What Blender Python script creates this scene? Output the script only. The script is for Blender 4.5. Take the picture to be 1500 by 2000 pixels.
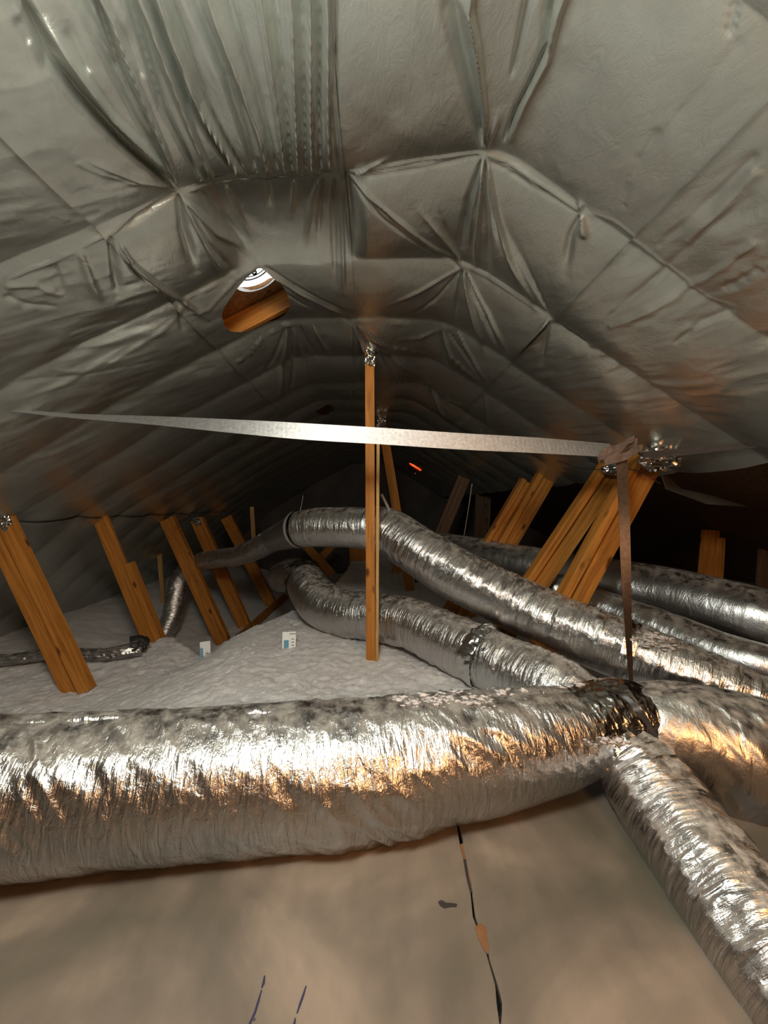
import bpy, bmesh, math, random
import numpy as np
from mathutils import Vector, Matrix

for o in list(bpy.data.objects):
    bpy.data.objects.remove(o, do_unlink=True)
scene = bpy.context.scene
COL = scene.collection
random.seed(7)
rng = np.random.default_rng(7)

# ------------------------------------------------------------------ camera
CAMZ = 2.0
F = 750.0                       # focal length in pixels of the 1500x2000 frame
YAW, PITCH = math.radians(1.68), math.radians(-1.15)
cam_data = bpy.data.cameras.new('camera')
cam_data.sensor_fit = 'VERTICAL'
cam_data.sensor_height = 36.0
cam_data.lens = 36.0 * F / 2000.0
cam_data.clip_start = 0.02
cam = bpy.data.objects.new('camera', cam_data)
COL.objects.link(cam)
cam.location = (0, 0, CAMZ)
cam.rotation_euler = (math.pi / 2 + PITCH, 0, -YAW)
scene.camera = cam

# ------------------------------------------------------------------ world (daylight outside the roof) and lamps
world = bpy.data.worlds.new('world')
scene.world = world
world.use_nodes = True
wb = world.node_tree.nodes['Background']
wb.inputs['Color'].default_value = (0.86, 0.93, 1.0, 1)
wb.inputs['Strength'].default_value = 8.0


def lamp(name, kind, loc, energy, color, size=0.2, rot=None, spot=None):
    d = bpy.data.lights.new(name, kind)
    d.energy = energy
    d.color = color
    if kind == 'AREA':
        d.shape = 'RECTANGLE'
        d.size, d.size_y = size
    else:
        d.shadow_soft_size = size
    if spot:
        d.spot_size = spot
        d.spot_blend = 0.6
    o = bpy.data.objects.new(name, d)
    COL.objects.link(o)
    o.location = loc
    if rot:
        o.rotation_euler = rot
    return o


# white bulb hung just under the foil above the photographer, warm bulb behind to the right
lamp('work_lamp_light', 'POINT', (-0.25, 0.15, CAMZ + 0.90), 180.0, (0.97, 1.0, 0.94), 0.20)
lamp('warm_bulb_light', 'POINT', (1.0, -0.85, CAMZ + 0.45), 95.0, (1.0, 0.47, 0.18), 0.24)

scene.view_settings.view_transform = 'Standard'
scene.view_settings.look = 'None'
scene.view_settings.exposure = 0.0
scene.view_settings.gamma = 1.0
scene.view_settings.use_curve_mapping = False

# ------------------------------------------------------------------ helpers
cy, sy = math.cos(YAW), math.sin(YAW)
R_ = Vector((cy, -sy, 0))
FW = Vector((sy * math.cos(PITCH), cy * math.cos(PITCH), math.sin(PITCH)))
UP = R_.cross(FW)
C0 = Vector((0, 0, CAMZ))


def ray(px, py):
    return FW + R_ * ((px - 750.0) / F) + UP * ((1000.0 - py) / F)


def P(px, py, y):
    """world point seen at a photo pixel, at distance y along the attic"""
    d = ray(px, py)
    return C0 + d * (y / d.y)


def PZ(px, py, zrel):
    d = ray(px, py)
    return C0 + d * (zrel / d.z)


def smooth(a, b, x):
    t = np.clip((x - a) / (b - a), 0, 1)
    return t * t * (3 - 2 * t)


def _hash(ix, iy, iz, seed):
    h = (ix * 374761393 + iy * 668265263 + iz * 2147483647 + seed * 1274126177) & 0xFFFFFFFF
    h = ((h ^ (h >> 13)) * 1274126177) & 0xFFFFFFFF
    h = (h ^ (h >> 16)) & 0xFFFFFFFF
    return h.astype(np.float64) / 4294967295.0


def vn3(x, y, z, seed=0):
    """value noise 0..1"""
    x, y, z = np.broadcast_arrays(np.asarray(x, float), np.asarray(y, float), np.asarray(z, float))
    ix, iy, iz = np.floor(x).astype(np.int64), np.floor(y).astype(np.int64), np.floor(z).astype(np.int64)
    fx, fy, fz = x - ix, y - iy, z - iz
    fx, fy, fz = fx * fx * (3 - 2 * fx), fy * fy * (3 - 2 * fy), fz * fz * (3 - 2 * fz)
    r = 0
    for a in (0, 1):
        wa = fx if a else 1 - fx
        for b in (0, 1):
            wb_ = fy if b else 1 - fy
            for c in (0, 1):
                wc = fz if c else 1 - fz
                r = r + wa * wb_ * wc * _hash(ix + a, iy + b, iz + c, seed)
    return r


def vn2(x, y, seed=0):
    return vn3(x, y, np.zeros_like(np.asarray(x, float)) + 0.5, seed)


def fbm2(x, y, seed=0, octv=3):
    r, a, s = 0, 0.5, 1.0
    for i in range(octv):
        r = r + a * vn2(x * s, y * s, seed + i * 17)
        a *= 0.5
        s *= 2.1
    return r


def ridged(n):
    return 1 - np.abs(2 * n - 1)


def link(o, parent=None):
    COL.objects.link(o)
    if parent:
        o.parent = parent
    return o


def mesh_obj(name, verts, faces, mat, parent=None, smooth_=False, uv=None):
    me = bpy.data.meshes.new(name)
    verts = np.asarray(verts, dtype=np.float32)
    faces = np.asarray(faces, dtype=np.int32)
    nv, nf, k = len(verts), len(faces), faces.shape[1]
    me.vertices.add(nv)
    me.vertices.foreach_set('co', verts.ravel())
    me.loops.add(nf * k)
    me.loops.foreach_set('vertex_index', faces.ravel())
    me.polygons.add(nf)
    me.polygons.foreach_set('loop_start', np.arange(0, nf * k, k, dtype=np.int32))
    me.polygons.foreach_set('loop_total', np.full(nf, k, dtype=np.int32))
    me.update(calc_edges=True)
    me.polygons.foreach_set('use_smooth', np.full(nf, smooth_, dtype=bool))
    if uv is not None:
        l = me.uv_layers.new(name='uv')
        l.data.foreach_set('uv', np.asarray(uv, dtype=np.float32)[faces.ravel()].ravel())
    me.materials.append(mat)
    me.update()
    return link(bpy.data.objects.new(name, me), parent)


def bm_obj(name, bm, mat, parent=None, smooth_=False):
    me = bpy.data.meshes.new(name)
    bm.normal_update()
    bm.to_mesh(me)
    bm.free()
    if smooth_:
        for p in me.polygons:
            p.use_smooth = True
    me.materials.append(mat)
    return link(bpy.data.objects.new(name, me), parent)


def tag(o, label, cat, group=None, kind=None):
    o['label'] = label
    o['category'] = cat
    if group:
        o['group'] = group
    if kind:
        o['kind'] = kind
    return o


def thing(name, loc, label, cat, group=None):
    o = bpy.data.objects.new(name, None)
    o.empty_display_size = 0.1
    COL.objects.link(o)
    o.location = loc
    bpy.context.view_layer.update()
    return tag(o, label, cat, group)


def adopt(child, parent):
    """parent while keeping world placement (parent is an unrotated Empty)"""
    child.parent = parent
    child.matrix_parent_inverse = Matrix.Translation(-Vector(parent.location))
    return child


# ------------------------------------------------------------------ materials
def new_mat(name):
    m = bpy.data.materials.new(name)
    m.use_nodes = True
    nt = m.node_tree
    b = nt.nodes['Principled BSDF']
    return m, nt, b


def N(nt, t, **kw):
    n = nt.nodes.new(t)
    for k, v in kw.items():
        setattr(n, k, v)
    return n


def ramp(nt, stops):
    r = N(nt, 'ShaderNodeValToRGB')
    el = r.color_ramp.elements
    while len(el) < len(stops):
        el.new(0.5)
    for e, (p, c) in zip(el, stops):
        e.position = p
        e.color = (*c, 1)
    return r


def noise(nt, vec, scale, detail=4, rough=0.6, dist=0.0):
    n = N(nt, 'ShaderNodeTexNoise')
    n.inputs['Scale'].default_value = scale
    n.inputs['Detail'].default_value = detail
    n.inputs['Roughness'].default_value = rough
    n.inputs['Distortion'].default_value = dist
    if vec is not None:
        nt.links.new(vec, n.inputs['Vector'])
    return n


def mapping(nt, out, scale):
    mp = N(nt, 'ShaderNodeMapping')
    mp.inputs['Scale'].default_value = scale
    nt.links.new(out, mp.inputs['Vector'])
    return mp.outputs['Vector']


def bump(nt, height, strength, dist, normal=None):
    b = N(nt, 'ShaderNodeBump')
    b.inputs['Strength'].default_value = strength
    b.inputs['Distance'].default_value = dist
    nt.links.new(height, b.inputs['Height'])
    if normal is not None:
        nt.links.new(normal, b.inputs['Normal'])
    return b.outputs['Normal']


def barrier_material():
    m, nt, b = new_mat('radiant_barrier_foil')
    uv = N(nt, 'ShaderNodeTexCoord').outputs['UV']
    n1 = noise(nt, uv, 5.0, 4, 0.6, 0.6)
    r = ramp(nt, [(0.25, (0.40, 0.41, 0.365)), (0.75, (0.50, 0.51, 0.455))])
    nt.links.new(n1.outputs['Fac'], r.inputs['Fac'])
    nt.links.new(r.outputs['Color'], b.inputs['Base Color'])
    b.inputs['Metallic'].default_value = 0.88
    rr = N(nt, 'ShaderNodeMapRange')
    rr.inputs['To Min'].default_value = 0.25
    rr.inputs['To Max'].default_value = 0.37
    nt.links.new(n1.outputs['Fac'], rr.inputs['Value'])
    nt.links.new(rr.outputs['Result'], b.inputs['Roughness'])
    n2 = noise(nt, mapping(nt, uv, (1.0, 0.55, 1)), 26.0, 5, 0.62, 1.2)
    nn = bump(nt, n2.outputs['Fac'], 0.22, 0.010)
    n3 = noise(nt, uv, 420.0, 2, 0.5)
    nn = bump(nt, n3.outputs['Fac'], 0.25, 0.001, nn)
    nt.links.new(nn, b.inputs['Normal'])
    return m


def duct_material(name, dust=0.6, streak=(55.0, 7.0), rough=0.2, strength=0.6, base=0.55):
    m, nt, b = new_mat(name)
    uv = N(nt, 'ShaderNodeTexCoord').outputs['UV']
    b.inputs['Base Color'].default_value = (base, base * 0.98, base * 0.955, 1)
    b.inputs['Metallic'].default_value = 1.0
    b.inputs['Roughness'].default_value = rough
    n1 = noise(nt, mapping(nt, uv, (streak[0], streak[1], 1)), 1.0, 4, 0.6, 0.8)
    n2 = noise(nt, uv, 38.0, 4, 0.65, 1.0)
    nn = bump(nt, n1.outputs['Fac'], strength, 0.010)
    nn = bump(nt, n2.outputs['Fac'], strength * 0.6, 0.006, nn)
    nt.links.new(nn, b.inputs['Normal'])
    # settled dust on what faces up
    geo = N(nt, 'ShaderNodeNewGeometry')
    sep = N(nt, 'ShaderNodeSeparateXYZ')
    nt.links.new(geo.outputs['True Normal'], sep.inputs[0])
    mr = N(nt, 'ShaderNodeMapRange')
    mr.inputs['From Min'].default_value = 0.55
    mr.inputs['From Max'].default_value = 0.95
    nt.links.new(sep.outputs['Z'], mr.inputs['Value'])
    n4 = noise(nt, uv, 14.0, 5, 0.7)
    mr2 = N(nt, 'ShaderNodeMapRange')
    mr2.inputs['From Min'].default_value = 0.38
    mr2.inputs['From Max'].default_value = 0.62
    nt.links.new(n4.outputs['Fac'], mr2.inputs['Value'])
    mu = N(nt, 'ShaderNodeMath', operation='MULTIPLY')
    nt.links.new(mr.outputs[0], mu.inputs[0])
    nt.links.new(mr2.outputs[0], mu.inputs[1])
    mu2 = N(nt, 'ShaderNodeMath', operation='MULTIPLY')
    nt.links.new(mu.outputs[0], mu2.inputs[0])
    mu2.inputs[1].default_value = dust
    df = N(nt, 'ShaderNodeBsdfDiffuse')
    df.inputs['Color'].default_value = (0.36, 0.33, 0.29, 1)
    mx = N(nt, 'ShaderNodeMixShader')
    nt.links.new(mu2.outputs[0], mx.inputs['Fac'])
    nt.links.new(b.outputs[0], mx.inputs[1])
    nt.links.new(df.outputs[0], mx.inputs[2])
    out = nt.nodes['Material Output']
    nt.links.new(mx.outputs[0], out.inputs['Surface'])
    return m


def plain(name, color, rough=0.8, metal=0.0, nscale=None, namp=0.25, bscale=None, bstr=0.3, bdist=0.005):
    m, nt, b = new_mat(name)
    b.inputs['Roughness'].default_value = rough
    b.inputs['Metallic'].default_value = metal
    oc = N(nt, 'ShaderNodeTexCoord').outputs['Object']
    if nscale:
        n1 = noise(nt, oc, nscale, 5, 0.65, 0.4)
        lo = tuple(c * (1 - namp) for c in color)
        hi = tuple(min(1, c * (1 + namp)) for c in color)
        r = ramp(nt, [(0.3, lo), (0.7, hi)])
        nt.links.new(n1.outputs['Fac'], r.inputs['Fac'])
        nt.links.new(r.outputs['Color'], b.inputs['Base Color'])
    else:
        b.inputs['Base Color'].default_value = (*color, 1)
    if bscale:
        n2 = noise(nt, oc, bscale, 5, 0.65)
        nt.links.new(bump(nt, n2.outputs['Fac'], bstr, bdist), b.inputs['Normal'])
    return m


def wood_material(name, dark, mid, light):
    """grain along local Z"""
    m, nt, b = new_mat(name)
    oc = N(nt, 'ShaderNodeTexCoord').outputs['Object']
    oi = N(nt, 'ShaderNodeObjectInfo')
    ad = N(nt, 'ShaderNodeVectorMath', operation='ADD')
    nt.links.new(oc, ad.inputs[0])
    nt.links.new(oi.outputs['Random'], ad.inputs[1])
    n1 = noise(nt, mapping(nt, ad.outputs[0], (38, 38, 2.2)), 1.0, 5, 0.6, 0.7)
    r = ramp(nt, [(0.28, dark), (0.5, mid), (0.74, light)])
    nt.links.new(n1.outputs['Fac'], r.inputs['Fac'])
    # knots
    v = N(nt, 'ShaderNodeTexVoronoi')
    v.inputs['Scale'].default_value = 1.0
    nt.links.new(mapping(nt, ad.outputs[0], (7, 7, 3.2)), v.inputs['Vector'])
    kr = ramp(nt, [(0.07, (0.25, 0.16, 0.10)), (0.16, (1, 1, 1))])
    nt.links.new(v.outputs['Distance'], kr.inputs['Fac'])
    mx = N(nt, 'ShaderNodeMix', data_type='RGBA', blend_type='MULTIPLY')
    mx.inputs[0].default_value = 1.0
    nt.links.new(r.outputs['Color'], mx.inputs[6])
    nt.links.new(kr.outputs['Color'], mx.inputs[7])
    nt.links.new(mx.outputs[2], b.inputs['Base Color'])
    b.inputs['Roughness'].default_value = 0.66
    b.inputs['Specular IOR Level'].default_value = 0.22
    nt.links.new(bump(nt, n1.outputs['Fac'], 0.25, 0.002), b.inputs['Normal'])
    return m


def insulation_material():
    m, nt, b = new_mat('blown_insulation')
    oc = N(nt, 'ShaderNodeTexCoord').outputs['Object']
    n1 = noise(nt, oc, 3.0, 5, 0.6)
    r = ramp(nt, [(0.3, (0.74, 0.71, 0.69)), (0.7, (0.88, 0.86, 0.85))])
    nt.links.new(n1.outputs['Fac'], r.inputs['Fac'])
    nt.links.new(r.outputs['Color'], b.inputs['Base Color'])
    b.inputs['Roughness'].default_value = 0.95
    b.inputs['Specular IOR Level'].default_value = 0.1
    n2 = noise(nt, oc, 55.0, 6, 0.75, 0.5)
    nt.links.new(bump(nt, n2.outputs['Fac'], 0.9, 0.02), b.inputs['Normal'])
    return m


M_BARRIER = barrier_material()
M_DUCT = duct_material('duct_foil_flex', 0.9, (60.0, 6.0), 0.27, 0.75)
M_TRUNK = duct_material('duct_foil_trunk', 0.55, (42.0, 10.0), 0.27, 0.8, 0.46)
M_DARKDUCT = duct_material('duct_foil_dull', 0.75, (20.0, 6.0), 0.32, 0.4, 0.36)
M_WOOD = wood_material('pine_stud', (0.21, 0.075, 0.012), (0.35, 0.135, 0.022), (0.48, 0.200, 0.040))
M_WOODPALE = wood_material('pale_pine', (0.26, 0.14, 0.05), (0.42, 0.25, 0.09), (0.52, 0.34, 0.14))
M_DECK = wood_material('roof_deck_wood', (0.16, 0.07, 0.025), (0.30, 0.14, 0.05), (0.42, 0.21, 0.08))
M_DARKWOOD = wood_material('shaded_wood', (0.06, 0.03, 0.015), (0.11, 0.06, 0.03), (0.16, 0.09, 0.05))  # darker copy of the pine, shade put into its colour
M_INSUL = insulation_material()
def board_material():
    m, nt, b = new_mat('floor_board_paper')
    oc = N(nt, 'ShaderNodeTexCoord').outputs['Object']
    n1 = noise(nt, oc, 1.7, 5, 0.55, 0.5)
    r = ramp(nt, [(0.36, (0.072, 0.062, 0.044)), (0.5, (0.118, 0.093, 0.071)), (0.64, (0.205, 0.157, 0.118))])
    nt.links.new(n1.outputs['Fac'], r.inputs['Fac'])
    n3 = noise(nt, mapping(nt, oc, (9, 3, 1)), 1.0, 4, 0.6)
    mx = N(nt, 'ShaderNodeMix', data_type='RGBA', blend_type='MULTIPLY')
    mx.inputs[0].default_value = 1.0
    r3 = ramp(nt, [(0.3, (0.82, 0.82, 0.82)), (0.7, (1.12, 1.10, 1.08))])
    nt.links.new(n3.outputs['Fac'], r3.inputs['Fac'])
    nt.links.new(r.outputs['Color'], mx.inputs[6])
    nt.links.new(r3.outputs['Color'], mx.inputs[7])
    nt.links.new(mx.outputs[2], b.inputs['Base Color'])
    b.inputs['Roughness'].default_value = 0.5
    n2 = noise(nt, oc, 9.0, 5, 0.65)
    nt.links.new(bump(nt, n2.outputs['Fac'], 0.12, 0.01), b.inputs['Normal'])
    return m


M_BOARD = board_material()
M_STRAP = plain('galvanised_strap', (0.42, 0.415, 0.41), 0.58, 1.0, 60.0, 0.22, 90.0, 0.25, 0.002)
M_WARMSTRAP = plain('warm_reflection_strap', (0.42, 0.29, 0.22), 0.38, 1.0, 50.0, 0.25, 90.0, 0.2, 0.002)  # coppery tone paints the warm light reflected in the metal
M_TUFT = plain('dusty_tuft', (0.46, 0.42, 0.40), 0.95, 0.0, 40.0, 0.2, 80.0, 0.6, 0.01)
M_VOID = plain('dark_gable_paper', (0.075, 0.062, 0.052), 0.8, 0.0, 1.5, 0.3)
M_STRAPSHADE = plain('shaded_strap', (0.05, 0.036, 0.03), 0.6, 0.2, 30.0, 0.3)  # same strap turned away from the lamp, its shade painted as colour
M_STRAPBR = plain('brown_strap', (0.16, 0.10, 0.075), 0.55, 0.3, 30.0, 0.3)
M_TAPE = duct_material('foil_tape', 0.0, (25.0, 25.0), 0.15, 0.5)
M_VENT = None
M_CARD = plain('white_card', (0.72, 0.74, 0.74), 0.6)
M_BLUE = plain('blue_print', (0.10, 0.26, 0.38), 0.6)
M_INK = plain('marker_ink', (0.012, 0.012, 0.035), 0.6)
M_DARK = plain('black_tape', (0.018, 0.015, 0.014), 0.5)
M_RUST = plain('exposed_brown_paper', (0.13, 0.055, 0.018), 0.8, 0, 20, 0.3)
M_CABLE = plain('grey_cable', (0.22, 0.20, 0.18), 0.5)

# ------------------------------------------------------------------ ceiling: foil barrier under the rafters
H = 1.2
XL, SL = -0.60, 0.53            # left knee of the flat strip, slope to the left
XR, SR = 0.46, 0.62
XP = -2.87                      # left purlin, foil hangs steeper beyond
RAFTERS = [-2.2, -1.6, -1.0, -0.4, 0.2, 0.78, 1.36, 1.89, 2.47, 3.08, 3.75, 4.35, 4.95, 5.55, 6.15, 6.75, 7.35,
           7.95, 8.55, 9.15, 9.75, 10.35, 10.95]


def base_z(x):
    a = np.full_like(x, H)
    l = H - SL * (XL - x)
    l = np.where(x < -1.6, l - (0.63 - SL) * (-1.6 - np.maximum(x, XP)), l)
    l = np.where(x < XP, l - (0.9 - SL) * (XP - x), l)
    r = H - SR * (x - XR)
    k = 0.03
    m1 = -k * np.log(np.exp(-a / k) + np.exp(-l / k) + np.exp(-r / k))
    return m1


def ceil_hit(px, py):
    d = ray(px, py)
    best = None
    # plane z = H ; z = H - SL*(XL-x) ; z = H - SR*(x-XR)
    for a, b_ in ((0.0, H), (SL, H - SL * XL), (-SR, H + SR * XR)):
        den = d.z - a * d.x
        if den > 1e-6:
            t = b_ / den
            if best is None or t < best:
                best = t
    return (d.x * best, d.y * best)


# folds and creases of the foil: photo polylines projected on the nominal ceiling
# (points, half width m, amplitude m (+ = into the attic), 'f' fan from first point / 'c' constant)
CREASE = [
    ([(343, 358), (230, 255), (150, 170), (90, 95), (50, 0)], .016, -.022, 'f'),
    ([(343, 352), (300, 285), (200, 190), (110, 70)], .012, .014, 'f'),
    ([(160, 110), (110, 0)], .010, -.012, 'f'), ([(45, 60), (15, 0)], .010, -.010, 'f'),
    ([(343, 355), (310, 290), (265, 210), (215, 110), (160, -10)], .010, -.016, 'f'),
    ([(343, 350), (295, 250), (228, 110), (190, -10)], .009, -.017, 'f'),
    ([(343, 350), (305, 250), (250, 120), (205, -10)], .008, .014, 'f'),
    ([(270, 110), (230, -10)], .009, -.014, 'f'),
    ([(395, 345), (345, 240), (310, 170), (255, -10)], .010, -.018, 'f'),
    ([(420, 345), (370, 220), (285, -10)], .010, .016, 'f'),
    ([(470, 345), (420, 260), (370, 170), (300, -10)], .011, -.018, 'f'),
    ([(490, 345), (440, 250), (400, 170), (335, -10)], .010, -.016, 'f'),
    ([(478, 345), (430, 250), (385, 170), (318, -10)], .006, .016, 'f'),
    ([(505, 345), (480, 250), (440, 120), (385, -10)], .012, -.014, 'f'),
    ([(530, 345), (510, 240), (470, 120), (420, -10)], .009, .016, 'f'),
    ([(547, 345), (530, 270), (500, 150), (450, -10)], .009, -.014, 'f'),
    ([(560, 345), (545, 200), (515, -10)], .008, .014, 'f'), ([(572, 345), (560, 200), (540, -10)], .007, -.012, 'f'),
    ([(583, 345), (577, 200), (570, -10)], .007, .012, 'f'), ([(597, 345), (595, 200), (590, -10)], .007, -.012, 'f'),
    ([(610, 345), (606, 200), (606, -10)], .006, .012, 'f'), ([(628, 345), (622, 200), (625, -10)], .006, -.014, 'f'),
    ([(645, 345), (640, 200), (640, -10)], .006, .016, 'f'), ([(664, 345), (655, 200), (652, -10)], .006, -.014, 'f'),
    # rafter A edges
    ([(343, 358), (275, 395), (210, 435), (140, 473), (95, 495), (0, 535)], .010, .012, 'c'),
    ([(360, 361), (430, 357), (500, 353), (630, 345)], .006, .012, 'c'),
    ([(680, 333), (800, 310), (945, 287)], .008, .012, 'c'),
    ([(700, 340), (820, 322), (940, 293)], .006, -.008, 'c'),
    ([(945, 287), (1040, 335), (1090, 372), (1140, 408)], .007, .012, 'c'),
    ([(950, 300), (1040, 350), (1130, 408)], .007, -.012, 'c'),
    ([(1140, 408), (1200, 425), (1248, 460), (1290, 495), (1345, 535), (1385, 570), (1445, 588)], .010, .008, 'c'),
    # star below left knee
    ([(343, 362), (350, 430), (372, 510)], .018, -.022, 'f'), ([(347, 365), (385, 440), (430, 525)], .012, .018, 'f'),
    ([(350, 366), (420, 440), (500, 505)], .012, .016, 'f'), ([(350, 372), (400, 455), (450, 520)], .010, -.016, 'f'),
    ([(343, 362), (300, 385), (215, 438)], .012, -.014, 'f'), ([(343, 350), (260, 330), (130, 270)], .010, .008, 'f'),
    ([(210, 437), (245, 490), (330, 560), (400, 610)], .012, .018, 'f'),
    ([(205, 437), (212, 500), (222, 560)], .012, -.014, 'f'), ([(212, 440), (250, 505), (290, 540)], .010, -.012, 'f'),
    ([(145, 470), (165, 530), (190, 580)], .018, .012, 'f'), ([(95, 497), (115, 560)], .012, -.008, 'f'),
    ([(390, 356), (430, 420), (480, 480)], .014, -.012, 'f'), ([(440, 356), (470, 430), (500, 480)], .014, .010, 'f'),
    ([(520, 350), (530, 430)], .014, -.010, 'f'), ([(575, 350), (570, 440)], .012, .010, 'f'),
    ([(625, 348), (605, 420), (595, 490)], .012, .012, 'f'), ([(632, 348), (625, 430), (620, 490)], .009, -.012, 'f'),
    ([(655, 345), (650, 430), (655, 540)], .012, -.014, 'f'), ([(668, 340), (668, 430), (672, 560)], .010, .012, 'f'),
    ([(680, 338), (688, 420), (690, 480)], .010, -.012, 'f'), ([(690, 335), (730, 315), (760, 300)], .008, .010, 'f'),
    # diagonal from ridge staple to the right knee
    ([(680, 338), (760, 400), (850, 475), (905, 508)], .012, .018, 'c'),
    ([(685, 345), (745, 410), (835, 480), (900, 512)], .010, -.014, 'c'),
    ([(905, 505), (860, 440), (820, 395)], .010, .012, 'f'), ([(905, 505), (875, 440), (860, 400)], .008, -.010, 'f'),
    # star of the right knee on rafter A
    ([(945, 290), (915, 370), (903, 470)], .014, -.018, 'f'), ([(945, 290), (938, 400), (932, 520)], .014, .022, 'f'),
    ([(945, 290), (925, 380), (918, 470)], .009, .014, 'f'), ([(947, 292), (960, 420), (955, 540)], .012, -.014, 'f'),
    ([(950, 294), (980, 400), (1005, 490), (1050, 600)], .012, .018, 'f'),
    ([(948, 294), (968, 400), (990, 480)], .010, -.012, 'f'),
    ([(945, 283), (928, 180), (900, 60), (885, -10)], .020, -.024, 'f'), ([(946, 283), (948, 200), (930, 60), (915, -10)], .010, .018, 'f'),
    ([(948, 283), (975, 200)], .010, .010, 'f'), ([(985, 262), (1010, 190), (1040, 130), (1072, 60), (1078, -10)], .012, -.020, 'f'),
    ([(995, 262), (1030, 170), (1075, 80), (1095, -10)], .012, .016, 'f'), ([(1000, 130), (1015, 60), (1030, -10)], .012, -.012, 'f'),
    ([(1140, 405), (1135, 385)], .008, .012, 'f'), ([(1140, 410), (1152, 460)], .014, .014, 'f'), ([(1140, 410), (1120, 450), (1110, 520)], .016, -.012, 'f'),
    # rafter B right
    ([(905, 508), (970, 545), (1040, 590), (1080, 615)], .007, .014, 'c'), ([(1080, 615), (1130, 640), (1190, 690)], .008, .012, 'c'),
    ([(905, 510), (930, 600), (950, 690)], .016, .018, 'f'), ([(905, 510), (945, 590), (985, 690)], .012, -.016, 'f'),
    ([(907, 510), (960, 600), (1000, 690)], .010, .014, 'f'), ([(905, 510), (898, 560), (893, 620)], .014, -.016, 'f'),
    ([(905, 510), (830, 550), (760, 585)], .010, .008, 'f'), ([(905, 512), (850, 570), (800, 610)], .010, -.008, 'f'),
    ([(1078, 613), (1050, 545), (1000, 430)], .012, -.014, 'f'), ([(1078, 617), (1045, 650), (1010, 685)], .014, .014, 'f'),
    ([(1078, 617), (1070, 660), (1065, 700)], .012, -.010, 'f'),
    # hole and ridge diagonals
    ([(505, 510), (590, 560), (690, 617)], .009, .020, 'c'), ([(515, 508), (600, 555), (690, 605)], .007, -.016, 'c'),
    ([(512, 524), (590, 578), (688, 625)], .008, -.014, 'c'), ([(500, 508), (455, 535), (400, 590), (350, 602)], .012, .012, 'c'),
    ([(690, 622), (780, 628), (865, 632), (910, 640)], .007, .010, 'c'),
    ([(690, 628), (705, 660), (716, 700)], .008, .014, 'f'), ([(692, 628), (715, 660), (730, 700)], .007, -.012, 'f'),
    ([(688, 628), (690, 680), (700, 740)], .010, -.016, 'f'), ([(695, 628), (760, 670), (860, 700)], .012, .014, 'f'),
    ([(695, 630), (760, 690), (830, 740)], .012, .010, 'f'), ([(693, 630), (740, 690), (780, 740)], .012, -.012, 'f'),
    # rafter C left piece under the hole
    ([(450, 700), (480, 680), (510, 650), (545, 628), (565, 624), (610, 624)], .010, .018, 'c'),
    ([(560, 627), (548, 700), (540, 780)], .014, .018, 'f'), ([(555, 627), (530, 690), (505, 730)], .012, -.016, 'f'),
    ([(565, 627), (572, 700), (560, 770)], .014, -.016, 'f'), ([(570, 627), (595, 690), (600, 740)], .014, .014, 'f'),
    ([(585, 627), (620, 690)], .014, -.012, 'f'), ([(610, 627), (650, 690)], .014, .012, 'f'),
    ([(865, 632), (885, 690), (945, 748)], .012, .018, 'f'), ([(862, 632), (870, 690), (875, 720)], .012, -.014, 'f'),
    ([(875, 634), (915, 690), (950, 740)], .010, -.014, 'f'), ([(890, 636), (925, 690), (955, 745)], .010, .014, 'f'),
    ([(865, 632), (820, 650), (780, 655)], .012, .010, 'f'),
    # rafter E
    ([(555, 790), (600, 765), (690, 752), (760, 748), (835, 740)], .010, .020, 'c'),
    ([(690, 755), (690, 800)], .020, -.016, 'f'), ([(560, 790), (480, 830), (400, 860)], .014, .012, 'f'),
    ([(835, 742), (855, 780), (880, 820)], .016, .020, 'f'), ([(840, 742), (875, 780), (925, 795)], .016, .018, 'f'),
    ([(838, 742), (862, 780), (890, 800)], .012, -.018, 'f'), ([(945, 750), (955, 790), (960, 850)], .016, .012, 'f'),
    ([(780, 812), (830, 820), (865, 840)], .014, .018, 'c'), ([(940, 830), (955, 860)], .020, .020, 'f'),
    # long shallow lines on the slopes
    ([(1500, 270), (1400, 370), (1290, 470)], .012, -.012, 'c'), ([(1500, 345), (1390, 430), (1300, 520), (1200, 600)], .014, -.012, 'c'),
    ([(1500, 300), (1420, 390), (1350, 460)], .016, .012, 'c'), ([(1500, 440), (1400, 520), (1330, 560)], .016, .014, 'c'),
    ([(1460, 60), (1380, 160), (1250, 300)], .012, -.008, 'c'), ([(1440, 0), (1430, 60)], .010, -.012, 'c'),
    ([(1300, 230), (1240, 330), (1220, 400)], .010, -.007, 'c'), ([(1500, 500), (1420, 550)], .014, -.012, 'c'),
    ([(1340, 560), (1250, 600), (1200, 620)], .018, .014, 'c'), ([(1440, 595), (1380, 612), (1330, 650)], .014, -.014, 'c'),
    ([(0, 770), (120, 735), (250, 660)], .020, .008, 'c'), ([(0, 740), (140, 720), (300, 690)], .018, -.008, 'c'),
    ([(60, 800), (180, 775), (300, 740)], .020, .008, 'c'), ([(200, 700), (300, 640), (340, 610)], .018, .012, 'c'),
    ([(340, 600), (360, 570), (420, 545)], .010, .010, 'c'), ([(345, 600), (352, 640)], .014, -.008, 'f'),
    ([(0, 545), (60, 540), (110, 560)], .016, .014, 'c'), ([(0, 560), (40, 575), (100, 580)], .016, -.012, 'c'),
    ([(130, 280), (160, 300), (260, 340)], .012, .007, 'c'),
]
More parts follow.
